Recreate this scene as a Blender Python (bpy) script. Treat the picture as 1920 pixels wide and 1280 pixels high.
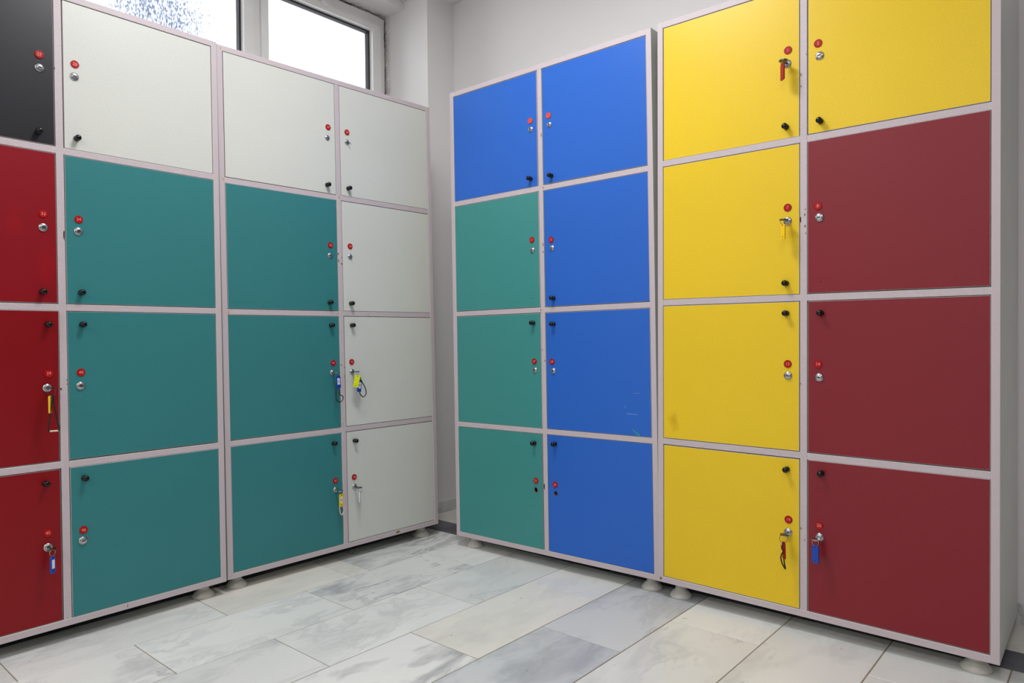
import bpy, bmesh, math, random
from mathutils import Matrix, Vector
random.seed(7)
for o in list(bpy.data.objects): bpy.data.objects.remove(o)
SC = bpy.context.scene
COL = SC.collection

# ------------------------------------------------------------------ camera
TH = math.radians(49.1755); FPX = 1320.386; PITCH = 0.0016655; ROLL = -0.0119786; CAMH = 0.80658
def old2world(v):                      # camera-facing frame -> room frame (X along the right wall, Y along the window wall)
    a = (math.cos(TH), math.sin(TH)); b = (math.sin(TH), -math.cos(TH))
    return Vector((v[0]*b[0]+v[1]*b[1], v[0]*a[0]+v[1]*a[1], v[2]))
c, s = math.cos(PITCH), math.sin(PITCH); cr, sr = math.cos(ROLL), math.sin(ROLL)
upv = (0, s, c)
right = old2world((cr, sr*upv[1], sr*upv[2])); up = old2world((-sr, cr*upv[1], cr*upv[2])); fwd = old2world((0, c, -s))
cd = bpy.data.cameras.new('camera'); cam = bpy.data.objects.new('camera', cd); COL.objects.link(cam)
cd.sensor_width = 36; cd.lens = FPX/1920*36; cd.clip_start = 0.01
m = Matrix((right, up, -fwd)).transposed().to_4x4(); m.translation = (0, 0, CAMH); cam.matrix_world = m
SC.camera = cam

# ------------------------------------------------------------------ world, exposure
W = bpy.data.worlds.new('overcast_sky'); SC.world = W; W.use_nodes = True
bg = W.node_tree.nodes['Background']; bg.inputs[0].default_value = (0.97, 0.985, 1.0, 1); bg.inputs[1].default_value = 3.6
vs = SC.view_settings; vs.view_transform = 'Standard'; vs.look = 'None'; vs.gamma = 1; vs.use_curve_mapping = False; vs.exposure = 0.14
LAMP_W = 15.0
LAMP_COL = (0.985, 0.985, 1.0)

# ------------------------------------------------------------------ helpers
def lin(r, g, b):
    f = lambda x: (x/255/12.92) if x/255 <= 0.04045 else ((x/255+0.055)/1.055)**2.4
    return (f(r), f(g), f(b), 1)
def tag(o, label=None, cat=None, group=None, kind=None):
    if label: o['label'] = label
    if cat: o['category'] = cat
    if group: o['group'] = group
    if kind: o['kind'] = kind
    return o
def link(name, me, parent=None, loc=(0, 0, 0), rot=(0, 0, 0)):
    o = bpy.data.objects.new(name, me); COL.objects.link(o)
    if parent: o.parent = parent
    o.location = loc; o.rotation_euler = rot
    return o
def mesh_from(bm, mats, name='m', smooth=False):
    me = bpy.data.meshes.new(name); bm.to_mesh(me); bm.free()
    for x in (mats if isinstance(mats, (list, tuple)) else [mats]): me.materials.append(x)
    if smooth:
        for p in me.polygons: p.use_smooth = True
        me.set_sharp_from_angle(angle=math.radians(40))
    return me
def add_box(bm, x0, x1, y0, y1, z0, z1, mi=0, front=None, bev=0):
    v = [bm.verts.new(p) for p in ((x0,y0,z0),(x1,y0,z0),(x1,y1,z0),(x0,y1,z0),(x0,y0,z1),(x1,y0,z1),(x1,y1,z1),(x0,y1,z1))]
    fs = []
    for k, q in enumerate(((0,3,2,1),(4,5,6,7),(0,1,5,4),(1,2,6,5),(2,3,7,6),(3,0,4,7))):
        f = bm.faces.new([v[i] for i in q]); f.material_index = mi
        if k == 2 and front is not None: f.material_index = front
        fs.append(f)
    return fs
def box(name, x0, x1, y0, y1, z0, z1, mats, parent=None, front=None):
    bm = bmesh.new(); add_box(bm, x0, x1, y0, y1, z0, z1, 0, front)
    return link(name, mesh_from(bm, mats, name), parent)
def boxes(name, L, mats, parent=None):
    bm = bmesh.new()
    for b in L: add_box(bm, *b)
    return link(name, mesh_from(bm, mats, name), parent)
def lathe(bm, prof, seg=20, axis='z', mi=0, sx=1, sy=1, cap=True):
    """revolve (r,h); axis 'z' up, '-y' towards the viewer of a door"""
    rings = []
    for r, h in prof:
        ring = []
        for i in range(seg if r > 1e-6 else 1):
            t = 2*math.pi*i/seg; x, y = r*math.cos(t)*sx, r*math.sin(t)*sy
            ring.append(bm.verts.new((x, y, h) if axis == 'z' else (x, -h, y)))
        rings.append(ring)
    for A, B in zip(rings, rings[1:]):
        for i in range(seg):
            j = (i+1) % seg
            q = [A[i % len(A)], A[j % len(A)], B[j % len(B)], B[i % len(B)]]
            u = []
            for x in q:
                if x not in u: u.append(x)
            if len(u) > 2:
                f = bm.faces.new(u); f.material_index = mi
    for R in (rings[0], rings[-1]):
        if cap and len(R) > 2:
            f = bm.faces.new(R); f.material_index = mi
    bmesh.ops.recalc_face_normals(bm, faces=bm.faces)
def tube(bm, pts, r, seg=8, closed=False, mi=0):
    pts = [Vector(p) for p in pts]; n = len(pts); rings = []
    for i, p in enumerate(pts):
        a = pts[(i-1) % n] if (closed or i > 0) else p; b = pts[(i+1) % n] if (closed or i < n-1) else p
        d = (b-a).normalized()
        u = d.cross(Vector((0.31, 0.87, 0.21))).normalized(); v = d.cross(u)
        rings.append([bm.verts.new(p+(u*math.cos(2*math.pi*k/seg)+v*math.sin(2*math.pi*k/seg))*r) for k in range(seg)])
    rng = range(n if closed else n-1)
    for i in rng:
        A, B = rings[i], rings[(i+1) % n]
        for k in range(seg):
            f = bm.faces.new((A[k], A[(k+1) % seg], B[(k+1) % seg], B[k])); f.material_index = mi
    if not closed:
        bm.faces.new(rings[0]); bm.faces.new(rings[-1])
    bmesh.ops.recalc_face_normals(bm, faces=bm.faces)
def smooth_path(P, n=8):
    P = [Vector(p) for p in P]; out = []
    for i in range(len(P)-1):
        p0, p1, p2, p3 = P[max(i-1, 0)], P[i], P[i+1], P[min(i+2, len(P)-1)]
        for k in range(n):
            t = k/n
            out.append(0.5*((2*p1)+(p2-p0)*t+(2*p0-5*p1+4*p2-p3)*t*t+(3*p1-p0-3*p2+p3)*t**3))
    out.append(P[-1]); return out

# ------------------------------------------------------------------ materials
def newmat(name):
    mt = bpy.data.materials.new(name); mt.use_nodes = True
    nt = mt.node_tree; return mt, nt, nt.nodes, nt.links, nt.nodes['Principled BSDF']
def noise(N, L, scale, detail=3, coord='Object', rough=0.5, stretch=None, vec=None):
    n = N.new('ShaderNodeTexNoise'); n.inputs['Scale'].default_value = scale; n.inputs['Detail'].default_value = detail; n.inputs['Roughness'].default_value = rough
    if vec is None:
        tc = N.new('ShaderNodeTexCoord'); vec = tc.outputs[coord]
    if stretch:
        mp = N.new('ShaderNodeMapping'); mp.inputs['Scale'].default_value = stretch; L.new(vec, mp.inputs[0]); vec = mp.outputs[0]
    L.new(vec, n.inputs['Vector']); return n
def mixc(N, L, fac, a, b, blend='MIX'):
    mx = N.new('ShaderNodeMix'); mx.data_type = 'RGBA'; mx.blend_type = blend
    for sock, v in ((mx.inputs['Factor'], fac), (mx.inputs['A'], a), (mx.inputs['B'], b)):
        if hasattr(v, 'is_linked'): L.new(v, sock)
        else: sock.default_value = v
    return mx.outputs['Result']
def ramp(N, L, src, p0, c0, p1, c1):
    r = N.new('ShaderNodeValToRGB'); r.color_ramp.elements[0].position = p0; r.color_ramp.elements[0].color = c0
    r.color_ramp.elements[1].position = p1; r.color_ramp.elements[1].color = c1; L.new(src, r.inputs[0]); return r
BW = ((0, 0, 0, 1), (1, 1, 1, 1))
def plain(name, col, rough=0.5, metal=0, spec=0.5, var=0.06, vscale=30, bump=0, bscale=200):
    mt, nt, N, L, P = newmat(name)
    n = noise(N, L, vscale, 4)
    dark = tuple(x*(1-var) for x in col[:3])+(1,); lite = tuple(min(1, x*(1+var)) for x in col[:3])+(1,)
    r = ramp(N, L, n.outputs[0], 0.3, dark, 0.7, lite); L.new(r.outputs[0], P.inputs['Base Color'])
    P.inputs['Roughness'].default_value = rough; P.inputs['Metallic'].default_value = metal; P.inputs['Specular IOR Level'].default_value = spec
    if bump:
        b = N.new('ShaderNodeBump'); b.inputs['Strength'].default_value = bump; b.inputs['Distance'].default_value = 0.001
        L.new(noise(N, L, bscale, 2).outputs[0], b.inputs['Height']); L.new(b.outputs[0], P.inputs['Normal'])
    return mt
def laminate(name, col, rough=0.38, stain=None):
    """door laminate: fine woven grain; stain = (x, z, rx, rz, colour, strength) smudge on that one door"""
    mt, nt, N, L, P = newmat(name)
    n1 = noise(N, L, 3, 3); n2 = noise(N, L, 420, 2)
    base = mixc(N, L, n1.outputs[0], tuple(x*0.95 for x in col[:3])+(1,), tuple(min(1, x*1.05) for x in col[:3])+(1,))
    r = ramp(N, L, n2.outputs[0], 0.35, (0.9, 0.9, 0.9, 1), 0.65, (1.06, 1.06, 1.06, 1))
    base = mixc(N, L, 1.0, base, r.outputs[0], 'MULTIPLY')
    for st in (stain or []):
        tc = N.new('ShaderNodeTexCoord'); mp = N.new('ShaderNodeMapping'); mp.vector_type = 'TEXTURE'
        mp.inputs['Location'].default_value = (st[0], 0, st[1]); mp.inputs['Scale'].default_value = (st[2], 1, st[3])
        L.new(tc.outputs['Object'], mp.inputs[0])
        ln = N.new('ShaderNodeVectorMath'); ln.operation = 'LENGTH'; L.new(mp.outputs[0], ln.inputs[0])
        nn = noise(N, L, 25, 3); ad = N.new('ShaderNodeMath'); ad.operation = 'ADD'; L.new(ln.outputs['Value'], ad.inputs[0])
        mu = N.new('ShaderNodeMath'); mu.operation = 'MULTIPLY'; L.new(nn.outputs[0], mu.inputs[0]); mu.inputs[1].default_value = 1.1; L.new(mu.outputs[0], ad.inputs[1])
        rr = ramp(N, L, ad.outputs[0], 0.7, (st[5],)*3+(1,), 1.35 if False else 1.0, (0, 0, 0, 1))
        base = mixc(N, L, rr.outputs[0], base, st[4])
    L.new(base, P.inputs['Base Color']); P.inputs['Roughness'].default_value = rough
    P.inputs['Specular IOR Level'].default_value = 0.32
    b = N.new('ShaderNodeBump'); b.inputs['Strength'].default_value = 0.12; b.inputs['Distance'].default_value = 0.0004
    L.new(n2.outputs[0], b.inputs['Height']); L.new(b.outputs[0], P.inputs['Normal'])
    return mt

M = {}
M['white'] = laminate('laminate_pale_grey_white', lin(207, 208, 201))
M['teal'] = laminate('laminate_teal', lin(52, 124, 127))
M['green'] = laminate('laminate_sea_green', lin(64, 140, 136))
M['blue'] = laminate('laminate_blue', lin(42, 100, 194))
M['blue_marked'] = laminate('laminate_blue_scuffed', lin(42, 100, 194))
M['yellow'] = laminate('laminate_yellow', lin(230, 194, 34))
M['yellow_stained'] = laminate('laminate_yellow_stained', lin(230, 194, 34), stain=[(-0.168, -0.15, 0.045, 0.055, lin(196, 150, 5), 0.6)])
M['maroon'] = laminate('laminate_maroon', lin(128, 31, 41))
M['red'] = laminate('laminate_red', lin(132, 5, 17))
M['red_smudged'] = laminate('laminate_red_smudged', lin(136, 9, 24), stain=[(0.114, 0.01, 0.05, 0.09, lin(150, 8, 20), 0.5), (0.19, -0.1, 0.06, 0.12, lin(150, 8, 20), 0.5)])
M['black'] = laminate('laminate_black', lin(35, 34, 39))
def edgeband():
    mt, nt, N, L, P = newmat('edge_band_speckled_pink_grey')
    n = noise(N, L, 900, 2); r = ramp(N, L, n.outputs[0], 0.35, lin(180, 166, 171), 0.65, lin(204, 192, 195))
    L.new(r.outputs[0], P.inputs['Base Color']); P.inputs['Roughness'].default_value = 0.5
    return mt
M['edge'] = edgeband()
M['carcass'] = plain('board_pale_grey_melamine', lin(205, 206, 200), 0.42, var=0.03, vscale=6)
M['back'] = plain('hardboard_back', lin(150, 130, 105), 0.8)
M['foot'] = plain('plastic_beige_grey', lin(196, 192, 184), 0.42, var=0.05, vscale=40)
M['chrome'] = plain('metal_nickel', lin(182, 182, 184), 0.24, 1.0, var=0.1, vscale=300)
M['steel'] = plain('metal_dark_steel', lin(92, 94, 96), 0.3, 1.0, var=0.12, vscale=300)
M['keyhole'] = plain('keyhole_dark', lin(14, 14, 14), 0.7)
M['knob'] = plain('plastic_black_gloss', lin(6, 6, 7), 0.14, spec=0.4, var=0.02)
M['tag'] = plain('plastic_red_tag', lin(168, 6, 18), 0.4, spec=0.25, var=0.05, vscale=200)
M['tag_faded'] = plain('plastic_faded_red_tag', lin(214, 72, 54), 0.4, var=0.05, vscale=200)
M['print'] = plain('print_pale_gold', lin(224, 150, 130), 0.5)
M['print_faint'] = plain('print_worn_red', lin(206, 60, 56), 0.5)
M['gold'] = plain('metal_brass_ring', lin(190, 160, 110), 0.3, 1.0)
M['t_yellow'] = plain('plastic_yellow', lin(238, 196, 10), 0.4)
M['t_lime'] = plain('plastic_lime_yellow', lin(214, 220, 10), 0.4)
M['t_blue'] = plain('plastic_blue', lin(10, 66, 168), 0.4)
M['t_red'] = plain('plastic_dark_red', lin(150, 14, 20), 0.45, spec=0.3)
M['t_clear'] = plain('plastic_frosted_clear', lin(205, 210, 208), 0.3)
M['paper'] = plain('paper_label', lin(225, 225, 228), 0.8)
M['ink'] = plain('ink_dark', lin(40, 40, 60), 0.8)
M['cord_black'] = plain('cord_black', lin(14, 14, 15), 0.6)
M['cord_pink'] = plain('cord_pale_pink', lin(214, 190, 192), 0.7)
M['bead'] = plain('bead_beige', lin(214, 196, 168), 0.6)
M['chip'] = plain('chipboard_exposed', lin(128, 98, 62), 0.9, var=0.35, vscale=300)
M['chip_dark'] = plain('chipboard_dark_hole', lin(52, 40, 32), 0.9, var=0.3, vscale=300)
M['chip_tan'] = plain('glue_stain_tan', lin(186, 162, 130), 0.7, var=0.15, vscale=300)
M['scuff_teal'] = plain('paint_scuff_teal', lin(30, 150, 150), 0.6)
M['scratch'] = plain('scratch_pale', lin(140, 170, 220), 0.6)
M['pvc'] = plain('pvc_window_white', lin(244, 242, 240), 0.35, var=0.03, vscale=8)
M['gasket'] = plain('rubber_gasket_dark', lin(44, 40, 46), 0.6)
M['grout'] = plain('grout_tan', lin(150, 138, 116), 0.9, var=0.2, vscale=60)
M['ceiling'] = plain('ceiling_paint', lin(240, 240, 239), 0.8, var=0.02, vscale=5)
M['metal_white'] = plain('fixture_white_enamel', lin(230, 230, 230), 0.4)

def wall_mat(name, col, mold=False):
    mt, nt, N, L, P = newmat(name)
    n1 = noise(N, L, 1.7, 5); n2 = noise(N, L, 60, 4)
    base = mixc(N, L, n1.outputs[0], tuple(x*0.94 for x in col[:3])+(1,), col)
    # scattered rub marks
    n3 = noise(N, L, 7, 5, rough=0.7); sc = ramp(N, L, n3.outputs[0], 0.70, (0, 0, 0, 1), 0.80, (0.35, 0.35, 0.35, 1))
    base = mixc(N, L, sc.outputs[0], base, tuple(x*0.78 for x in col[:3])+(1,))
    if mold:   # black mould along the window joint: right of and above the frame
        g = N.new('ShaderNodeNewGeometry'); sp = N.new('ShaderNodeSeparateXYZ'); L.new(g.outputs['Position'], sp.inputs[0])
        mr = N.new('ShaderNodeMapRange'); mr.inputs['From Min'].default_value = -2.745; mr.inputs['From Max'].default_value = -2.690; mr.inputs['To Min'].default_value = 1; mr.inputs['To Max'].default_value = 0
        L.new(sp.outputs['X'], mr.inputs['Value'])
        n4 = noise(N, L, 22, 6, rough=0.75); rr = ramp(N, L, n4.outputs[0], 0.34, (0, 0, 0, 1), 0.66, (1, 1, 1, 1))
        mu = N.new('ShaderNodeMath'); mu.operation = 'MULTIPLY'; L.new(mr.outputs[0], mu.inputs[0]); L.new(rr.outputs[0], mu.inputs[1])
        base = mixc(N, L, mu.outputs[0], base, lin(84, 76, 72))
    L.new(base, P.inputs['Base Color']); P.inputs['Roughness'].default_value = 0.7; P.inputs['Specular IOR Level'].default_value = 0.3
    b = N.new('ShaderNodeBump'); b.inputs['Strength'].default_value = 0.15; b.inputs['Distance'].default_value = 0.002
    L.new(n2.outputs[0], b.inputs['Height']); L.new(b.outputs[0], P.inputs['Normal'])
    return mt
M['wall'] = wall_mat('wall_paint_white', lin(240, 237, 236))
M['wall_bounce_dim'] = wall_mat('wall_grey_dims_bounce', lin(128, 126, 128))
M['wall_mold'] = wall_mat('wall_paint_white_mouldy', lin(240, 237, 236), True)

def marble(name):
    """tint from object colour, vein strength from its alpha"""
    mt, nt, N, L, P = newmat(name)
    oi = N.new('ShaderNodeObjectInfo'); tc = N.new('ShaderNodeTexCoord')
    cb = N.new('ShaderNodeCombineXYZ')
    for k, f in enumerate((37.0, 91.0, 13.0)):
        mu = N.new('ShaderNodeMath'); mu.operation = 'MULTIPLY'; mu.inputs[1].default_value = f; L.new(oi.outputs['Random'], mu.inputs[0]); L.new(mu.outputs[0], cb.inputs[k])
    ad = N.new('ShaderNodeVectorMath'); ad.operation = 'ADD'; L.new(tc.outputs['Object'], ad.inputs[0]); L.new(cb.outputs[0], ad.inputs[1])
    rot = N.new('ShaderNodeMapping'); rot.inputs['Rotation'].default_value = (0, 0, 0.5); rot.inputs['Scale'].default_value = (1.0, 0.45, 1.0); L.new(ad.outputs[0], rot.inputs[0])
    w = noise(N, L, 4.0, 4, vec=rot.outputs[0])
    wv = N.new('ShaderNodeVectorMath'); wv.operation = 'SCALE'; wv.inputs['Scale'].default_value = 0.55; L.new(w.outputs[1], wv.inputs[0])
    ad2 = N.new('ShaderNodeVectorMath'); ad2.operation = 'ADD'; L.new(rot.outputs[0], ad2.inputs[0]); L.new(wv.outputs[0], ad2.inputs[1])
    v1 = noise(N, L, 3.2, 6, rough=0.62, vec=ad2.outputs[0])
    def band(src, width, k):
        sb = N.new('ShaderNodeMath'); sb.operation = 'SUBTRACT'; L.new(src, sb.inputs[0]); sb.inputs[1].default_value = k
        ab = N.new('ShaderNodeMath'); ab.operation = 'ABSOLUTE'; L.new(sb.outputs[0], ab.inputs[0])
        r = ramp(N, L, ab.outputs[0], 0.0, (1, 1, 1, 1), width, (0, 0, 0, 1)); return r.outputs[0]
    veins = band(v1.outputs[0], 0.035, 0.47)
    blot = noise(N, L, 5.5, 6, rough=0.6, vec=ad2.outputs[0]); bl = ramp(N, L, blot.outputs[0], 0.48, (0, 0, 0, 1), 0.72, (1, 1, 1, 1))
    sel = noise(N, L, 2.2, 2, vec=ad.outputs[0]); se = ramp(N, L, sel.outputs[0], 0.38, (0, 0, 0, 1), 0.62, (1, 1, 1, 1))
    m1 = N.new('ShaderNodeMath'); m1.operation = 'MULTIPLY'; L.new(veins, m1.inputs[0]); L.new(se.outputs[0], m1.inputs[1])
    m2 = N.new('ShaderNodeMath'); m2.operation = 'MAXIMUM'; L.new(m1.outputs[0], m2.inputs[0])
    m3 = N.new('ShaderNodeMath'); m3.operation = 'MULTIPLY'; L.new(bl.outputs[0], m3.inputs[0]); m3.inputs[1].default_value = 0.9; L.new(m3.outputs[0], m2.inputs[1])
    m4 = N.new('ShaderNodeMath'); m4.operation = 'MULTIPLY'; L.new(m2.outputs[0], m4.inputs[0]); L.new(oi.outputs['Alpha'], m4.inputs[1])
    soft = noise(N, L, 2.0, 5, vec=rot.outputs[0])
    sr_ = ramp(N, L, soft.outputs[0], 0.3, (0.88, 0.885, 0.885, 1), 0.7, (1.04, 1.035, 1.03, 1))
    base = mixc(N, L, 1.0, oi.outputs['Color'], sr_.outputs[0], 'MULTIPLY')
    base = mixc(N, L, m4.outputs[0], base, lin(120, 122, 130))
    # rusty specks and pits
    pit = noise(N, L, 30, 3, vec=ad.outputs[0]); pr = ramp(N, L, pit.outputs[0], 0.74, (0, 0, 0, 1), 0.78, (0.6, 0.6, 0.6, 1))
    base = mixc(N, L, pr.outputs[0], base, lin(120, 108, 92))
    L.new(base, P.inputs['Base Color']); P.inputs['Roughness'].default_value = 0.38; P.inputs['Specular IOR Level'].default_value = 0.4
    rn = ramp(N, L, soft.outputs[0], 0.3, (0.30,)*3+(1,), 0.7, (0.5,)*3+(1,)); L.new(rn.outputs[0], P.inputs['Roughness'])
    return mt
M['marble'] = marble('marble_floor')

def glass(name, spatter):
    mt, nt, N, L, P = newmat(name)
    N.remove(P); out = N['Material Output']
    tr = N.new('ShaderNodeBsdfTransparent'); tr.inputs[0].default_value = (0.96, 0.97, 0.98, 1)
    gl = N.new('ShaderNodeBsdfGlossy'); gl.inputs['Roughness'].default_value = 0.02
    fr = N.new('ShaderNodeFresnel'); fr.inputs[0].default_value = 1.45
    mx = N.new('ShaderNodeMixShader'); L.new(fr.outputs[0], mx.inputs[0]); L.new(tr.outputs[0], mx.inputs[1]); L.new(gl.outputs[0], mx.inputs[2])
    last = mx.outputs[0]
    # dried spray on the pane
    n = noise(N, L, 210, 4, stretch=(1, 1, 0.4))
    g = N.new('ShaderNodeNewGeometry'); mp = N.new('ShaderNodeMapping'); mp.vector_type = 'TEXTURE'
    mp.inputs['Location'].default_value = (-2.74, spatter[0], spatter[1]); mp.inputs['Scale'].default_value = (1, spatter[2], spatter[3]); L.new(g.outputs['Position'], mp.inputs[0])
    ln = N.new('ShaderNodeVectorMath'); ln.operation = 'LENGTH'; L.new(mp.outputs[0], ln.inputs[0])
    rr = ramp(N, L, ln.outputs['Value'], 0.25, (1, 1, 1, 1), 1.0, (0, 0, 0, 1))
    mk = N.new('ShaderNodeMath'); mk.operation = 'MULTIPLY_ADD'; L.new(rr.outputs[0], mk.inputs[0]); mk.inputs[1].default_value = 0.30*spatter[4]; L.new(n.outputs[0], mk.inputs[2])
    m2 = ramp(N, L, mk.outputs[0], 0.69, (0, 0, 0, 1), 0.84, (0.97, 0.97, 0.97, 1))
    tl = N.new('ShaderNodeBsdfTranslucent'); tl.inputs[0].default_value = (0.225, 0.258, 0.33, 1)
    mx2 = N.new('ShaderNodeMixShader'); L.new(m2.outputs[0], mx2.inputs[0]); L.new(last, mx2.inputs[1]); L.new(tl.outputs[0], mx2.inputs[2])
    L.new(mx2.outputs[0], out.inputs[0])
    return mt
M['glass_spray'] = glass('window_glass_sprayed', (1.16, 2.08, 0.42, 0.24, 0.95))
M['glass'] = glass('window_glass_clear', (1.2, 1.6, 0.2, 0.1, 0.3))
mt, nt, N, L, P = newmat('lamp_diffuser')
P.inputs['Base Color'].default_value = (0.9, 0.9, 0.88, 1); P.inputs['Emission Color'].default_value = LAMP_COL+(1,); P.inputs['Emission Strength'].default_value = 3.0
M['diffuser'] = mt

# ------------------------------------------------------------------ room shell
YW = 2.408; XP = -2.43; YP = 2.2358; XL = -2.612; XWIN = -2.7377; ZC = 2.437
X1, Y0 = 0.80, -2.5
XO = -2.86
st = lambda o: tag(o, kind='structure')
st(boxes('wall_left', [(XO, XL, Y0, YP, -0.05, 1.72), (XO, XL, Y0, -0.70, 1.72, 2.56)], M['wall']))
st(boxes('trim_1', [(XO, -2.594, -0.70, YP, 2.404, 2.56)], M['wall_mold']))           # boxed lintel over the window
st(boxes('wall_pillar', [(XO, XP, YP, YW+0.12, -0.05, 2.56)], M['wall_mold']))
st(boxes('wall_right', [(XP, X1+0.1, YW, YW+0.12, -0.05, 2.56)], M['wall']))
st(boxes('wall_back', [(XO, X1+0.1, Y0-0.1, Y0, -0.05, 2.56)], M['wall']))
st(boxes('wall_far', [(X1, X1+0.1, Y0, YW, -0.05, 2.56)], M['wall_bounce_dim']))  # unseen wall, assumed grey to keep bounce off the cabinet side
bm = bmesh.new()
add_box(bm, -2.589, XP-0.004, Y0+0.004, YP-0.004, ZC, ZC+0.05); add_box(bm, XP-0.004, X1-0.004, Y0+0.004, YW-0.004, ZC, ZC+0.05)
add_box(bm, XO, X1+0.1, Y0-0.1, YW+0.12, 2.56, 2.62)
st(link('ceiling', mesh_from(bm, M['ceiling'])))
st(boxes('trim_2', [(XWIN-0.06, XL+0.004, -0.70, YP, 1.70, 1.735)], M['pvc']))       # window sill

# window: outer frame, mullion, two seen sashes and one added, panes
def make_window():
    d0, d1 = XWIN-0.06, XWIN                      # frame depth
    root = st(boxes('window_1', [(d0, d1, 2.2005, YP, 1.735, 2.404), (d0, d1, -0.70, 2.2005, 2.350, 2.404), (d0, d1, -0.70, 2.2005, 1.735, 1.78),
                                 (d0, d1, 0.42, 0.46, 1.78, 2.350), (d0, d1, -0.70, -0.66, 1.78, 2.350), (d0, d1, 1.5335, 1.566, 1.78, 2.350)], M['pvc']))
    for ya, yb, gm in ((0.46, 1.5325, 'glass_spray'), (1.567, 2.2000, 'glass'), (-0.66, 0.42, 'glass_spray')):  # leftmost sash is unseen, added for more daylight and haze on the upper doors
        wl = 0.044; wr = 0.044; a, b = ya+wl-0.010, yb-wr
        if gm == 'glass': a, b = 1.6000, 2.1515
        elif ya > 0: b = 1.488
        z0, z1 = 1.83, 2.318; e = 0.012                       # sash stands a little proud of the frame
        sash = boxes('sash', [(d0+0.012, d1+e, ya, a, 1.782, 2.349), (d0+0.012, d1+e, b, yb, 1.782, 2.349), (d0+0.012, d1+e, a, b, 1.782, z0), (d0+0.012, d1+e, a, b, z1, 2.349)], M['pvc'], root)
        gx0, gx1 = d0+0.020, d0+0.046
        boxes('gasket', [(gx0, gx1, a, a+0.006, z0, z1), (gx0, gx1, b-0.008, b, z0, z1), (gx0, gx1, a+0.006, b-0.008, z0, z0+0.006), (gx0, gx1, a+0.006, b-0.008, z1-0.008, z1)], M['gasket'], sash)
        boxes('pane', [(d0+0.028, d0+0.034, a+0.001, b-0.001, z0+0.001, z1-0.001)], M[gm], sash)
    hz = boxes('hinge', [(d1+0.012, d1+0.022, 1.86, 1.90, 2.335, 2.352), (d1+0.022, d1+0.028, 1.872, 1.888, 2.338, 2.349)], M['pvc'], root)
    # perished sealant bead between frame and plaster
    bm = bmesh.new(); pts = []
    rnd = random.Random(3)
    for i in range(30): pts.append((d1+0.001, YP-0.003+rnd.uniform(-.0015, .001), 1.74+i*(0.655/29)))
    for i in range(1, 40): pts.append((d1+0.001, YP-0.004-i*0.045, 2.399+rnd.uniform(-.001, .0015)))
    tube(bm, pts, 0.0032, 6)
    link('sealant', mesh_from(bm, M['sealant']), root)
mt, nt, N, L, P = newmat('sealant_mouldy')
n = noise(N, L, 14, 5, rough=0.7); r = ramp(N, L, n.outputs[0], 0.40, lin(52, 46, 44), 0.62, lin(176, 170, 164)); L.new(r.outputs[0], P.inputs['Base Color']); P.inputs['Roughness'].default_value = 0.7
M['sealant'] = mt
make_window()

# floor: slab of grout with marble tiles as pieces
FL = st(boxes('floor', [(XO, X1+0.1, Y0-0.1, YW+0.12, -0.06, -0.0022)], M['grout']))
G = 0.0016
TONE = {'w': lin(228, 228, 224), 'g': lin(224, 225, 221), 'c': lin(229, 226, 217), 'b': lin(206, 208, 209), 's': lin(222, 222, 218), 'd': lin(74, 76, 84)}
tile_mesh = {}
def tile(x0, x1, y0, y1, tone='w', vein=0.35):
    w, h = round(x1-x0-2*G, 4), round(y1-y0-2*G, 4)
    if w < 0.005 or h < 0.005: return
    if (w, h) not in tile_mesh:
        bm = bmesh.new(); add_box(bm, -w/2, w/2, -h/2, h/2, -0.012, 0)
        bmesh.ops.bevel(bm, geom=[e for e in bm.edges if all(v.co.z > -0.001 for v in e.verts)], offset=0.0009, segments=1, affect='EDGES')
        tile_mesh[(w, h)] = mesh_from(bm, M['marble'], 'marble_tile')
    o = link('marble_tile', tile_mesh[(w, h)], FL, ((x0+x1)/2, (y0+y1)/2, random.uniform(-.0003, .0003)))
    c_ = TONE[tone]; j = random.uniform(0.975, 1.02); o.color = (c_[0]*j, c_[1]*j, c_[2]*j, vein)
SPECIAL = {(0, 1.55): ('g', 0.75), (0, 1.47): ('c', 0.3), (0, 1.024): ('c', 0.25), (0, 0.498): ('w', 0.3), (1, 1.814): ('w', 0.15), (1, 1.288): ('w', 0.95), (1, 0.762): ('g', 0.25), (1, 0.236): ('s', 0.6),
           (2, 1.55): ('g', 0.35), (2, 1.024): ('g', 0.3), (2, 0.498): ('s', 0.55), (3, 1.814): ('w', 0.25), (3, 1.288): ('c', 0.25), (3, 0.762): ('w', 1.0), (4, 1.55): ('b', 0.55), (4, 1.024): ('b', 0.6),
           (5, 1.814): ('w', 0.12), (5, 1.288): ('w', 0.3), (6, 1.55): ('w', 0.3), (7, 1.814): ('w', 0.2)}
RW, TL = 0.2587, 0.526; SX0 = -2.2737; SY1 = 2.060
k = 0; x = SX0
while x < X1:
    xa, xb = x, min(x+RW, X1)
    start = 1.024 if k % 2 == 0 else 0.762
    ys = sorted({round(start+i*TL, 3) for i in range(-9, 5)})
    if k == 0: ys = sorted(ys+[1.47])
    ys = [y for y in ys if Y0 < y < SY1-0.02]; ys = [Y0]+ys+[SY1]
    for ya, yb in zip(ys, ys[1:]):
        key = min(SPECIAL, key=lambda q: (q[0] != k, abs(q[1]-ya)))
        tn, vn = SPECIAL[key] if key[0] == k and abs(key[1]-ya) < 0.02 else (random.choice('wwgcs'), random.choice((0.2, 0.3, 0.5, 0.8)))
        tile(xa, xb, ya, yb, tn, vn)
    x += RW; k += 1
xs = [-2.395]+[round(-2.395+0.42*i, 3) for i in range(1, 12) if -2.395+0.42*i < X1]+[X1]
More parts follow.
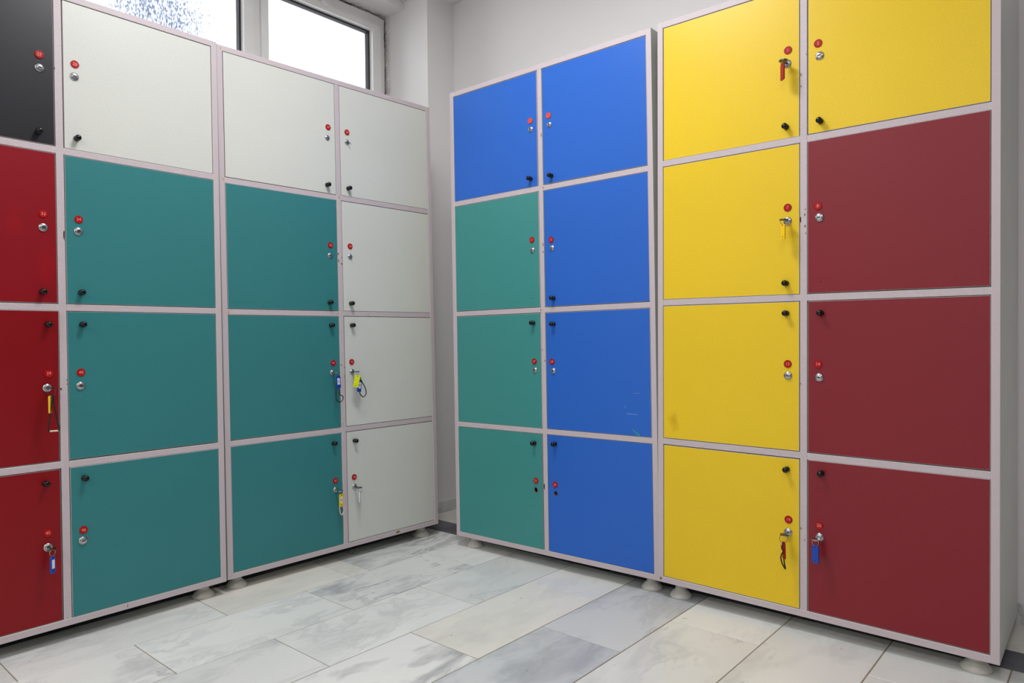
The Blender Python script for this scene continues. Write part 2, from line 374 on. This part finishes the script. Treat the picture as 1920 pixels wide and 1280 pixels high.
for xa, xb in zip(xs, xs[1:]): tile(xa, xb, SY1, 2.187, 'd', 0.8)            # dark border band along the right wall
ys = [Y0]+[round(2.06-0.42*i, 3) for i in range(10, 0, -1)]+[SY1]
for ya, yb in zip(ys, ys[1:]): tile(-2.395, SX0, ya, yb, 'd', 0.8)           # and along the window wall
xs = [XL]+[round(-2.43+0.5*i, 3) for i in range(0, 9)]+[X1]
for xa, xb in zip(xs, xs[1:]): tile(xa, xb, 2.187, YW if xa >= XP-0.01 else YP, 'c', 0.3)
ys = [Y0]+[round(2.187-0.5*i, 3) for i in range(8, 0, -1)]+[2.187]
for ya, yb in zip(ys, ys[1:]): tile(XL, -2.395, ya, yb, 'c', 0.3)
# loose grout crumbs in the joint
for (px, py, sx, ro) in ((-1.765, 1.83, 0.012, 0.3), (-1.763, 1.72, 0.014, 1.1), (-1.766, 1.78, 0.005, 0.1)):
    bm = bmesh.new(); bmesh.ops.create_icosphere(bm, subdivisions=1, radius=1)
    rnd = random.Random(int(px*1000+py*7000))
    for v in bm.verts: v.co = Vector((v.co.x*sx*0.45, v.co.y*sx, v.co.z*0.0022+0.0012))*rnd.uniform(0.8, 1.15)
    link('grout_crumb', mesh_from(bm, M['paper']), FL, (px, py, 0), (0, 0, ro*0.2))

# skirting
def skirting(name, x0, x1, y0, y1, h):
    bm = bmesh.new(); add_box(bm, x0, x1, y0, y1, 0.0, h)
    o = st(link(name, mesh_from(bm, M['marble']))); o.color = TONE['s'][:3]+(0.8,); return o
skirting('baseboard_left', XP, XP+0.010, YP, YW, 0.052)
skirting('baseboard_right', XP+0.010, X1, YW-0.010, YW, 0.056)

# ------------------------------------------------------------------ lockers
T = 0.018; D = 0.40; H = 1.73407; RAIL = (1.29665, 0.8676, 0.43855)
LK = [  # origin (front-left-bottom), ex, ey, ez, width
 ((-2.1745, 0.2049, 0.0431), (-0.0031, 1.0, 0.0011), (-0.9999, -0.0031, -0.0109), 0.90001),
 ((-2.1859, 1.1137, 0.0432), (0.0327, 0.9994, 0.0042), (-0.9994, 0.0328, -0.0101), 0.90001),
 ((-1.9805, 1.9459, 0.0437), (0.9997, 0.0242, 0.0026), (-0.0242, 0.9997, 0.0040), 0.88068),
 ((-1.0987, 1.9559, 0.0499), (0.9999, 0.0080, -0.0103), (-0.0080, 1.0, -0.0025), 0.88168)]
COLS = [(['black', 'red_smudged', 'red', 'red'], ['white', 'teal', 'teal', 'teal']),
        (['white', 'teal', 'teal', 'teal'], ['white']*4),
        (['blue', 'green', 'green', 'green'], ['blue', 'blue', 'blue', 'blue']),
        (['yellow', 'yellow', 'yellow_stained', 'yellow'], ['yellow', 'maroon', 'maroon', 'maroon'])]
LABEL = ['tall locker cabinet with black, red, white and teal doors, leftmost under the window',
         'tall locker cabinet with teal doors beside a full column of white doors',
         'tall locker cabinet with blue and sea-green doors standing in the corner',
         'tall locker cabinet with yellow and maroon doors, nearest on the right wall']
# number: tag (u,z), lock (u,z), knob (u,z)
HW = {(0, '27'): [0.4054, 1.5465, 0.4057, 1.511, 0.3999, 1.3377], (0, '33'): [0.4081, 1.1177, 0.4077, 1.0816, 0.4025, 0.908], (0, '39'): [0.4139, 0.6887, 0.4103, 0.6502, 0.4116, 0.8205], (0, '45'): [0.406, 0.2616, 0.4062, 0.2232, 0.4019, 0.3949],
 (0, '28'): [0.491, 1.5447, 0.4893, 1.5097, 0.4916, 1.3377], (0, '34'): [0.4933, 1.113, 0.4923, 1.08, 0.4953, 0.9099], (0, '40'): [0.4924, 0.6882, 0.4913, 0.6513, 0.4972, 0.8212], (0, '46'): [0.4913, 0.252, 0.4897, 0.2231, 0.4949, 0.3952],
 (1, '29'): [0.4094, 1.5491, 0.4052, 1.5099, 0.3993, 1.3362], (1, '35'): [0.4092, 1.1173, 0.4073, 1.08, 0.3992, 0.908], (1, '41'): [0.4114, 0.6867, 0.4072, 0.6518, 0.4037, 0.8247], (1, '47'): [0.409, 0.2564, 0.4094, 0.2235, 0.4035, 0.3942],
 (1, '30'): [0.4918, 1.5474, 0.4909, 1.511, 0.4907, 1.337], (1, '36'): [0.4943, 1.1207, 0.4923, 1.0824, 0.4908, 0.9064], (1, '42'): [0.4897, 0.6878, 0.49, 0.6519, 0.4921, 0.8249], (1, '48'): [0.491, 0.2573, 0.4913, 0.2215, 0.4945, 0.3932],
 (2, '5'): [0.3983, 1.5435, 0.4001, 1.5124, 0.3974, 1.3368], (2, '11'): [0.3967, 1.1191, 0.3983, 1.0827, 0.3948, 0.911], (2, '17'): [0.3985, 0.6854, 0.4015, 0.6551, 0.3987, 0.8232], (2, '23'): [0.3981, 0.2599, 0.3986, 0.2269, 0.3958, 0.3944],
 (2, '6'): [0.4786, 1.5452, 0.4814, 1.5127, 0.4878, 1.3336], (2, '12'): [0.4814, 1.1114, 0.4842, 1.0821, 0.4884, 0.9069], (2, '18'): [0.4773, 0.685, 0.4824, 0.6535, 0.4877, 0.8171], (2, '24'): [0.4825, 0.2557, 0.4841, 0.2244, 0.4861, 0.3989],
 (3, '1'): [0.3991, 1.547, 0.3967, 1.5107, 0.3948, 1.3375], (3, '7'): [0.3983, 1.1162, 0.3981, 1.0795, 0.3948, 0.9086], (3, '13'): [0.3991, 0.6869, 0.3996, 0.6548, 0.3962, 0.826], (3, '19'): [0.4005, 0.2583, 0.3996, 0.2231, 0.3969, 0.3968],
 (3, '2'): [0.4783, 1.5444, 0.4822, 1.5103, 0.4849, 1.3354], (3, '8'): [0.4784, 1.1108, 0.4823, 1.0796, 0.4869, 0.9081], (3, '14'): [0.4785, 0.688, 0.4817, 0.6525, 0.4864, 0.8246], (3, '20'): [0.4814, 0.256, 0.4825, 0.225, 0.4879, 0.3971]}
NUMS = [(['27', '33', '39', '45'], ['28', '34', '40', '46']), (['29', '35', '41', '47'], ['30', '36', '42', '48']),
        (['5', '11', '17', '23'], ['6', '12', '18', '24']), (['1', '7', '13', '19'], ['2', '8', '14', '20'])]

def shared(fn, mats, name, smooth=True):
    bm = bmesh.new(); fn(bm); return mesh_from(bm, mats, name, smooth)
KNOB = shared(lambda b: lathe(b, [(0.0068, 0), (0.0078, 0.002), (0.0078, 0.0045), (0.0066, 0.007), (0.0046, 0.0085), (0.0046, 0.0105), (0.0066, 0.0125), (0.0080, 0.0155), (0.0080, 0.018), (0.0066, 0.0208), (0.0036, 0.0224), (0, 0.0228)], 20, '-y'), M['knob'], 'knob')
TAGM = {}
for nm in ('tag', 'tag_faded'):
    TAGM[nm] = shared(lambda b: lathe(b, [(0.0106, 0), (0.0108, 0.0014), (0.0102, 0.0024), (0.0092, 0.0025), (0.0088, 0.0020), (0, 0.0020)], 28, '-y'), M[nm], 'number_tag')
def lockfn(b):
    lathe(b, [(0.0116, 0), (0.0115, 0.0012), (0.0098, 0.0030), (0.0084, 0.0034), (0.0080, 0.0030), (0.0079, 0.0052), (0.0072, 0.0058), (0.0040, 0.0060), (0, 0.0060)], 24, '-y')
    add_box(b, -0.0044, 0.0044, -0.0062, -0.0050, -0.0013, 0.0013, 1)
LOCK = shared(lockfn, [M['chrome'], M['keyhole']], 'lock')
RINGH = shared(lambda b: lathe(b, [(0.0078, -0.001), (0.0112, 0.0004), (0.0108, 0.0016), (0.0086, 0.0020), (0.0078, 0.0006), (0.0076, -0.016)], 24, '-y', cap=False), M['chrome'], 'lock_ring')
def text_mesh(s, size, mat, rot=0):
    cu = bpy.data.curves.new('t', 'FONT'); cu.body = s; cu.size = size; cu.align_x = 'CENTER'; cu.align_y = 'CENTER'; cu.extrude = 0.00012; cu.resolution_u = 3
    o = bpy.data.objects.new('t', cu); COL.objects.link(o)
    me = bpy.data.meshes.new_from_object(o.evaluated_get(bpy.context.evaluated_depsgraph_get()))
    bpy.data.objects.remove(o); me.materials.clear(); me.materials.append(mat)
    me.transform(Matrix.Rotation(math.radians(90), 4, 'X') @ Matrix.Rotation(rot, 4, 'Z'))
    return me
def plate_with_hole(w, h, t, hx, hz, r, mats):
    """door leaf with a drilled lock hole: front faces -y, local origin at the leaf centre front"""
    bm = bmesh.new(); n = 24
    circ = [(hx+r*math.cos(2*math.pi*i/n), hz+r*math.sin(2*math.pi*i/n)) for i in range(n)]
    rect = []
    for i in range(n):                      # cast each circle direction to the rectangle
        dx, dz = math.cos(2*math.pi*i/n), math.sin(2*math.pi*i/n)
        k1 = ((w/2-hx)/dx if dx > 0 else (-w/2-hx)/dx) if abs(dx) > 1e-9 else 1e9
        k2 = ((h/2-hz)/dz if dz > 0 else (-h/2-hz)/dz) if abs(dz) > 1e-9 else 1e9
        k = min(k1, k2); rect.append((hx+dx*k, hz+dz*k))
    for cx, cz in ((w/2, h/2), (-w/2, h/2), (-w/2, -h/2), (w/2, -h/2)):   # snap nearest ray point to each corner
        i = min(range(n), key=lambda q: (rect[q][0]-cx)**2+(rect[q][1]-cz)**2); rect[i] = (cx, cz)
    R0 = [bm.verts.new((x, 0, z)) for x, z in rect]; C0 = [bm.verts.new((x, 0, z)) for x, z in circ]
    R1 = [bm.verts.new((x, t, z)) for x, z in rect]; C1 = [bm.verts.new((x, t, z)) for x, z in circ]
    for i in range(n):
        j = (i+1) % n
        bm.faces.new((R0[i], C0[i], C0[j], R0[j])).material_index = 0
        bm.faces.new((R1[j], C1[j], C1[i], R1[i])).material_index = 1
        bm.faces.new((R0[j], R1[j], R1[i], R0[i])).material_index = 1
        bm.faces.new((C0[i], C1[i], C1[j], C0[j])).material_index = 2
    bmesh.ops.recalc_face_normals(bm, faces=bm.faces)
    return mesh_from(bm, mats, 'door')

ROOTS = []; LOCKPOS = {}
def make_locker(i):
    o, ex, ey, w = LK[i]; o = Vector(o); ex = Vector(ex).normalized(); ey = Vector(ey); ey = (ey-ex*ey.dot(ex)).normalized(); ez = ex.cross(ey)
    R = Matrix((ex, ey, ez)).transposed().to_4x4()
    root = bpy.data.objects.new('locker_cabinet', None); COL.objects.link(root); root.empty_display_size = 0.1
    # the Empty sits at the middle of the base; locals are measured from the front-left-bottom corner
    R.translation = o+ex*(w/2)+ey*(D/2); root.matrix_world = R
    tag(root, LABEL[i], 'locker', 'coloured locker cabinets')
    cx, cy = -w/2, -D/2
    E = [M['carcass'], M['edge']]
    def board(name, x0, x1, y0, y1, z0, z1, front=1):
        bm = bmesh.new(); add_box(bm, x0+cx, x1+cx, y0+cy, y1+cy, z0, z1, 0, front)
        bmesh.ops.bevel(bm, geom=[e for e in bm.edges if all(abs(v.co.y-(y0+cy)) < 1e-5 for v in e.verts)], offset=0.0006, segments=1, affect='EDGES')
        return link(name, mesh_from(bm, E, name), root)
    board('side_panel', 0, T, 0, D, 0, H); board('side_panel', w-T, w, 0, D, 0, H)
    board('top_panel', T, w-T, 0, D, H-T, H); board('bottom_panel', T, w-T, 0, D, 0, T)
    um = w/2; u1, u2 = um-T/2, um+T/2
    board('divider', u1, u2, 0.0003, D-0.004, T, H-T)
    board('back_panel', T, w-T, D-0.004, D, T, H-T, 0)
    for z in RAIL:
        jit = random.uniform(-.0006, .0006)
        board('shelf', T, u1, 0.0005+random.uniform(0, .0006), D-0.004, z-T/2+jit, z+T/2+jit)
        board('shelf', u2, w-T, 0.0005+random.uniform(0, .0006), D-0.004, z-T/2-jit, z+T/2-jit)
    # adjustable feet, cut to reach the floor under each corner
    for fu in (0.0524, w-0.0524):
        for fy in (0.0505, D-0.06):
            wz = (R @ Vector((fu+cx, fy+cy, 0))).z
            bm = bmesh.new()
            lathe(bm, [(0.033, -wz), (0.0345, -wz+0.0025), (0.034, -wz+0.006), (0.0265, -wz+0.015), (0.0185, -wz+0.0225), (0.0168, -wz+0.0245), (0.0168, -wz+0.031), (0.0152, -wz+0.0312), (0.0152, 0)], 28)
            f = link('foot', mesh_from(bm, M['foot'], 'foot', True), root, (fu+cx, fy+cy, 0))
    zs = [H-T]+[0]*0
    tops = [H-T, RAIL[0]-T/2, RAIL[1]-T/2, RAIL[2]-T/2]; bots = [RAIL[0]+T/2, RAIL[1]+T/2, RAIL[2]+T/2, T]
    for cidx, (xa, xb) in enumerate(((T, u1), (u2, w-T))):
        for r in range(4):
            num = NUMS[i][cidx][r]; hw = HW[(i, num)]
            g = [random.uniform(0.0010, 0.0024) for _ in range(4)]
            g[1-cidx] = random.uniform(0.0020, 0.0034)          # lock side hangs with the wider gap
            x0, x1, z0, z1 = xa+g[0], xb-g[1], bots[r]+g[2], tops[r]-g[3]
            dw, dh = x1-x0, z1-z0; dcx, dcz = (x0+x1)/2, (z0+z1)/2
            y = random.uniform(-0.0004, 0.0022); rot = (0, 0, 0)
            if num == '39': rot = (0.034, 0, -0.004); y = 0.001
            mname = COLS[i][cidx][r]
            mats = [M[mname], M['edge'], M['chip']]
            if num in ('23', '24'):
                me = plate_with_hole(dw, dh, T, hw[2]-dcx, hw[3]-dcz, 0.0082, mats)
            else:
                bm = bmesh.new(); add_box(bm, -dw/2, dw/2, 0, T, -dh/2, dh/2, 1, 0)
                bmesh.ops.bevel(bm, geom=[e for e in bm.edges if all(abs(v.co.y) < 1e-6 for v in e.verts)], offset=0.0008, segments=1, affect='EDGES')
                for f in bm.faces:
                    if f.normal.y > -0.98 and f.material_index == 0: f.material_index = 1
                me = mesh_from(bm, mats, 'door')
            door = link('door', me, root, (dcx+cx, y+cy, dcz), rot)
            tf = num in ('5', '6')
            link('number_tag', TAGM['tag_faded' if tf else 'tag'], door, (hw[0]-dcx, 0, hw[1]-dcz), (0, random.uniform(-.1, .1), 0))
            link('number_print', text_mesh(num, 0.0118, M['print_faint' if tf else 'print']), door, (hw[0]-dcx, -0.0021, hw[1]-dcz), (0, random.uniform(-.12, .12), 0))
            lp = (hw[2]-dcx, 0, hw[3]-dcz)
            if num == '23': link('lock_ring', RINGH, door, lp)
            elif num != '24':
                lo = link('lock', LOCK, door, lp, (0, random.uniform(-.3, .3), 0))
                if i in (1, 2): lo.scale = (0.9, 1, 0.9)
            LOCKPOS[num] = (root, (hw[2]+cx, y+cy, hw[3]))
            if num in ('11', '8'):
                bm = bmesh.new(); lathe(bm, [(0.0016, 0), (0.0016, 0.0003), (0, 0.0003)], 10, '-y')
                link('screw_hole', mesh_from(bm, M['keyhole']), door, (hw[4]-dcx, 0, hw[5]-dcz))
            else:
                link('knob', KNOB, door, (hw[4]-dcx, 0, hw[5]-dcz))
            if num in ('30', '36'):     # a bent key blade left in the lock
                bm = bmesh.new(); tube(bm, [(0, -0.005, 0), (0.003, -0.012, -0.003), (0.008, -0.015, -0.010)] if num == '30' else [(0, -0.005, 0), (0.004, -0.012, -0.004)], 0.0016, 6)
                link('key_stub', mesh_from(bm, M['steel']), door, lp)
            if num == '18':             # teal scuff and pale scratches
                def streak(pts, r, mat, nm):
                    bm = bmesh.new(); tube(bm, [(a-dcx, -0.0002, b-dcz) for a, b in pts], r, 5)
                    for v in bm.verts: v.co.y = v.co.y*0.15-0.0001
                    link(nm, mesh_from(bm, M[mat]), door)
                streak([(0.794, 0.470), (0.803, 0.462), (0.813, 0.453), (0.818, 0.449)], 0.0022, 'scuff_teal', 'paint_scuff')
                streak([(0.812, 0.462), (0.816, 0.455), (0.821, 0.449)], 0.0012, 'scuff_teal', 'paint_scuff')
                streak([(0.772, 0.520), (0.79, 0.519), (0.812, 0.5185)], 0.0006, 'scratch', 'scratch')
                streak([(0.765, 0.545), (0.770, 0.538)], 0.0005, 'scratch', 'scratch')
                streak([(0.80, 0.586), (0.823, 0.587)], 0.0004, 'scratch', 'scratch')
    ROOTS.append(root)
for i in range(4): make_locker(i)

# knocked edges and glue marks on the fronts of the boards: (locker, u, z, width, height)
CH = [(3, 0.4327, 1.0789, 0.0042, 0.0203), (3, 0.4442, 1.0921, 0.0042, 0.0101), (3, 0.4456, 1.1063, 0.0028, 0.0058), (3, 0.4449, 1.0603, 0.0042, 0.0115), (3, 0.447, 1.0414, 0.0028, 0.0072), (3, 0.4343, 1.4716, 0.0035, 0.0101), (3, 0.4343, 1.4399, 0.0028, 0.0072), (3, 0.4483, 1.5228, 0.0028, 0.0043), (3, 0.433, 0.634, 0.0021, 0.0044), (3, 0.4344, 0.2404, 0.0042, 0.0058), (3, 0.4443, 0.2102, 0.0028, 0.0043), (3, 0.0092, 0.0110, 0.0111, 0.01), (1, 0.442, 1.0888, 0.0069, 0.0099), (1, 0.4430, 1.0632, 0.0057, 0.0138), (1, 0.4560, 1.0527, 0.0076, 0.0099), (1, 0.4570, 1.0762, 0.0030, 0.0079), (1, 0.4440, 0.6778, 0.0059, 0.0079), (1, 0.4570, 0.6692, 0.0030, 0.0079), (1, 0.4570, 0.6356, 0.0030, 0.0079), (1, 0.4447, 0.4592, 0.0069, 0.0196), (1, 0.6883, 0.0100, 0.0262, 0.0104), (1, 0.5699, 0.8663, 0.0049, 0.0122), (1, 0.0135, 1.7227, 0.0071, 0.0110), (1, 0.0130, 1.297, 0.0080, 0.0139), (1, 0.0223, 0.8675, 0.0089, 0.0139), (1, 0.435, 0.8684, 0.0114, 0.0098), (1, 0.4520, 1.2982, 0.0115, 0.0119), (2, 0.4460, 1.098, 0.0050, 0.015), (2, 0.4465, 1.0716, 0.006, 0.0075), (2, 0.4349, 0.2432, 0.0060, 0.0265), (2, 0.4350, 0.7262, 0.0047, 0.0057), (2, 0.4465, 0.6885, 0.0047, 0.0075), (2, 0.4502, 1.2976, 0.0047, 0.0075), (2, 0.4319, 0.8677, 0.0059, 0.0057), (2, 0.4465, 1.4842, 0.0040, 0.0187), (0, 0.4567, 1.0671, 0.0042, 0.0323), (0, 0.4430, 0.6453, 0.0051, 0.0087), (0, 0.4575, 0.6692, 0.0026, 0.0044), (0, 0.4575, 0.6575, 0.0026, 0.0044), (0, 0.6021, 0.0090, 0.0016, 0.0138), (0, 0.441, 1.5196, 0.0026, 0.0044)]
rnd = random.Random(11)
for n_, (i, u, z, cw, chh) in enumerate(CH):
    w = LK[i][3]; bm = bmesh.new(); q = 9
    ring = [(math.cos(2*math.pi*k/q)*cw/2*rnd.uniform(0.6, 1.1), math.sin(2*math.pi*k/q)*chh/2*rnd.uniform(0.6, 1.1)) for k in range(q)]
    A = [bm.verts.new((x, 0.0004, zz)) for x, zz in ring]; B = [bm.verts.new((x*0.9, -0.00035, zz*0.9)) for x, zz in ring]
    bm.faces.new(B)
    for k in range(q): bm.faces.new((A[k], A[(k+1) % q], B[(k+1) % q], B[k]))
    bmesh.ops.recalc_face_normals(bm, faces=bm.faces)
    stain = i == 1 and (z > 1.29 or abs(z-0.867) < 0.01 or abs(z-0.459) < 0.01)
    mat = M['chip_tan'] if stain else (M['chip_dark'] if (chh > 0.019 or 0.4 < u < 0.4335 and i == 3 or i == 0) else M['chip'])
    link('edge_chip', mesh_from(bm, mat), ROOTS[i], (u-w/2, -D/2, z))

# ------------------------------------------------------------------ keys left in the locks
def bow_mesh(mat, r=0.0115):
    bm = bmesh.new()
    add_box(bm, -0.0035, 0.0035, -0.020, -0.0066, -0.0011, 0.0011)                # blade and shoulder
    n = 18; yc = -0.030
    for zz0, zz1 in ((-0.0013, 0.0013),):
        O0 = [bm.verts.new((r*math.cos(2*math.pi*k/n), yc+r*1.05*math.sin(2*math.pi*k/n), zz0)) for k in range(n)]
        O1 = [bm.verts.new((v.co.x, v.co.y, zz1)) for v in O0]
        I0 = [bm.verts.new((0.0032*math.cos(2*math.pi*k/n), yc-0.0055+0.0032*math.sin(2*math.pi*k/n), zz0)) for k in range(n)]
        I1 = [bm.verts.new((v.co.x, v.co.y, zz1)) for v in I0]
        for k in range(n):
            j = (k+1) % n
            bm.faces.new((O0[k], O0[j], O1[j], O1[k])); bm.faces.new((I0[j], I0[k], I1[k], I1[j])); bm.faces.new((O1[k], O1[j], I1[j], I1[k])); bm.faces.new((O0[j], O0[k], I0[k], I0[j]))
    bmesh.ops.recalc_face_normals(bm, faces=bm.faces)
    return mesh_from(bm, mat, 'key_blade')
def fob(root, mat, z_top, yaw, label=None, tilt=0, dx=0, dy=0, w=0.0195, h=0.046, name='key_tag', hole=True):
    bm = bmesh.new(); rr = 0.006; t = 0.0032; out = []
    for cx_, cz_, a0 in ((w/2-rr, -rr, 0), (-w/2+rr, -rr, 90), (-w/2+rr*0.5, -h+rr*0.5, 180), (w/2-rr*0.5, -h+rr*0.5, 270)):
        q = rr if a0 < 180 else rr*0.5
        for k in range(5):
            a = math.radians(a0+k*22.5); out.append((cx_+q*math.cos(a), cz_+q*math.sin(a)))
    A = [bm.verts.new((x, -t/2, z)) for x, z in out]; B = [bm.verts.new((x, t/2, z)) for x, z in out]
    bm.faces.new(A[::-1]); bm.faces.new(B)
    for k in range(len(out)): bm.faces.new((A[k], A[(k+1) % len(out)], B[(k+1) % len(out)], B[k]))
    bmesh.ops.recalc_face_normals(bm, faces=bm.faces)
    if hole:
        for zz in (-0.0045, -h+0.006): add_box(bm, -0.0016, 0.0016, -t/2-0.0002, t/2+0.0002, zz-0.0013, zz+0.0013, 1)
    f = link(name, mesh_from(bm, [mat, M['keyhole']], name), root, (dx, -0.0355+dy, z_top), (0, tilt, yaw))
    if label is not None:
        bm = bmesh.new(); add_box(bm, -w*0.30, w*0.30, -t/2-0.0004, -t/2+0.0001, -h*0.72, -h*0.22)
        link('paper_label', mesh_from(bm, M['paper']), f)
        if label: link('label_print', text_mesh(label, 0.011, M['ink'], math.radians(90)), f, (0, -t/2-0.0005, -h*0.47))
    return f
def ring(root, mat, r=0.0085, dz=0, yaw=0.5):
    bm = bmesh.new(); tube(bm, [(r*math.cos(2*math.pi*k/20), 0, r*math.sin(2*math.pi*k/20)) for k in range(20)], 0.0007, 6, True)
    return link('split_ring', mesh_from(bm, mat, 'ring', True), root, (0, -0.0355, -r+0.0012+dz), (0, 0, yaw))
def cord(root, pts, r, mat, name='cord_loop', n=8):
    bm = bmesh.new(); tube(bm, smooth_path(pts, n), r, 8); return link(name, mesh_from(bm, mat, name, True), root)
def keyset(num, label, keymat):
    par, loc = LOCKPOS[num]
    root = bpy.data.objects.new('key_set', None); COL.objects.link(root); root.empty_display_size = 0.02
    mw = par.matrix_world.copy(); root.matrix_world = mw @ Matrix.Translation(loc)
    tag(root, label, 'key', 'keys hanging in locker locks')
    link('key', bow_mesh(M[keymat]), root); return root
bpy.context.view_layer.update()
Y = -0.0355
r = keyset('39', 'key with yellow fob and long black strap in the middle red door', 'steel'); ring(r, M['steel'], 0.012)
fob(r, M['t_yellow'], -0.020, 1.05, dx=-0.004)
cord(r, [(0.002, Y, -0.020), (-0.002, Y-.002, -0.05), (-0.007, Y-.002, -0.085), (-0.010, Y-.002, -0.108), (-0.0065, Y-.002, -0.1135)], 0.0019, M['cord_black'])
cord(r, [(0.003, Y, -0.020), (0.006, Y-.002, -0.05), (0.011, Y-.002, -0.085), (0.0155, Y-.002, -0.108), (0.0125, Y-.002, -0.1135)], 0.0019, M['cord_black'])
bm = bmesh.new(); tube(bm, [(-0.0065, Y-.002, -0.1135), (0.0125, Y-.002, -0.1140)], 0.0024, 10); link('bead', mesh_from(bm, M['bead'], 'bead', True), r)
r = keyset('45', 'key with narrow blue fob in the lowest red door', 'steel'); ring(r, M['gold'], 0.009); fob(r, M['t_blue'], -0.017, 0.62, '', w=0.016)
r = keyset('41', 'key with blue labelled fob and curled black cord in a teal door', 'chrome'); ring(r, M['steel'], 0.006)
fob(r, M['t_blue'], -0.010, 0.15, '41', tilt=-0.05)
cord(r, [(-0.006, Y+.003, -0.045), (-0.010, Y, -0.075), (-0.009, Y-.002, -0.098), (0.004, Y-.002, -0.107), (0.018, Y, -0.099), (0.018, Y, -0.086), (0.006, Y, -0.079), (0.006, Y+.002, -0.056)], 0.0016, M['cord_black'])
r = keyset('42', 'key with lime and blue fobs and black cord loop in a white door', 'steel'); ring(r, M['steel'], 0.008)
fob(r, M['t_lime'], -0.012, -0.35, tilt=0.22, dx=-0.002, dy=-0.005); fob(r, M['t_blue'], -0.030, 0.2, '42', tilt=0.16, dx=0.013, dy=0.003)
cord(r, [(0.010, Y, -0.020), (0.020, Y, -0.040), (0.033, Y, -0.062), (0.037, Y, -0.082), (0.026, Y, -0.095), (0.013, Y, -0.088), (0.008, Y, -0.076)], 0.0018, M['cord_black'])
r = keyset('47', 'silver key with yellow fob numbered 47 and pale pink cord', 'chrome'); ring(r, M['steel'], 0.006)
fob(r, M['t_yellow'], -0.011, 0.25, '47')
cord(r, [(-0.007, Y+.002, -0.054), (-0.006, Y, -0.075), (-0.001, Y, -0.086), (0.005, Y, -0.084), (0.010, Y, -0.070), (0.008, Y+.002, -0.054)], 0.0017, M['cord_pink'])
r = keyset('48', 'dark key with clear plastic fob in the lowest white door', 'steel'); ring(r, M['chrome'], 0.009, yaw=0.1); fob(r, M['t_clear'], -0.014, 0.7, '', w=0.018, h=0.040, hole=False)
r = keyset('1', 'dark key with red fob in the top yellow door', 'steel'); fob(r, M['t_red'], -0.008, -0.78); ring(r, M['steel'], 0.006)
r = keyset('7', 'dark key with yellow fob in the second yellow door', 'steel'); fob(r, M['t_yellow'], -0.012, -0.60, w=0.017, h=0.042); ring(r, M['steel'], 0.007)
r = keyset('19', 'key with dark red fob and black strap in the lowest yellow door', 'steel'); ring(r, M['steel'], 0.011)
fob(r, M['t_red'], -0.018, -0.80, tilt=-0.08, w=0.014)
cord(r, [(-0.004, Y-.002, -0.026), (-0.004, Y-.003, -0.036), (0.0, Y-.003, -0.044), (-0.004, Y-.004, -0.052), (-0.006, Y-.004, -0.064), (-0.002, Y-.004, -0.078), (0.006, Y-.004, -0.090), (0.003, Y-.003, -0.076), (0.0015, Y-.003, -0.062)], 0.0018, M['cord_black'])
bm = bmesh.new(); tube(bm, [(-0.004, Y-.002, -0.018), (-0.004, Y-.002, -0.028)], 0.0019, 8); link('crimp', mesh_from(bm, M['chrome'], 'crimp', True), r)
r = keyset('20', 'silver key with plain blue fob in the lowest maroon door', 'chrome'); ring(r, M['chrome'], 0.008); fob(r, M['t_blue'], -0.014, -0.45, w=0.021, h=0.047)

# ------------------------------------------------------------------ ceiling lights (above the frame; rear two added as fill)
def ceiling_light(x, y, label, power):
    root = bpy.data.objects.new('ceiling_light', None); COL.objects.link(root); root.location = (x, y, ZC)
    tag(root, label, 'lamp', 'square ceiling lights')
    h = 0.26
    boxes('housing', [(-h, h, -h, -h+0.02, -0.05, 0), (-h, h, h-0.02, h, -0.05, 0), (-h, -h+0.02, -h+0.02, h-0.02, -0.05, 0), (h-0.02, h, -h+0.02, h-0.02, -0.05, 0)], M['metal_white'], root)
    boxes('diffuser', [(-h+0.02, h-0.02, -h+0.02, h-0.02, -0.046, -0.040)], M['diffuser'], root)
    ld = bpy.data.lights.new('lamp_light', 'AREA'); ld.shape = 'SQUARE'; ld.size = 0.44; ld.energy = power; ld.color = LAMP_COL
    lo = bpy.data.objects.new('lamp_light', ld); COL.objects.link(lo); lo.parent = root; lo.location = (0, 0, -0.052)
ceiling_light(-1.26, 1.06, 'square ceiling light nearest the corner', LAMP_W*1.2)
ceiling_light(0.15, 0.10, 'square ceiling light almost above the viewer', LAMP_W*0.5)
ceiling_light(-1.45, -1.45, 'added fill light far behind, on the window side', LAMP_W*1.1)  # invented lamp, added to even out the light from behind the camera
ceiling_light(0.15, -1.55, 'added fill light far behind, away from the window', LAMP_W*1.05)  # second invented lamp, fills the left cabinets and pillar
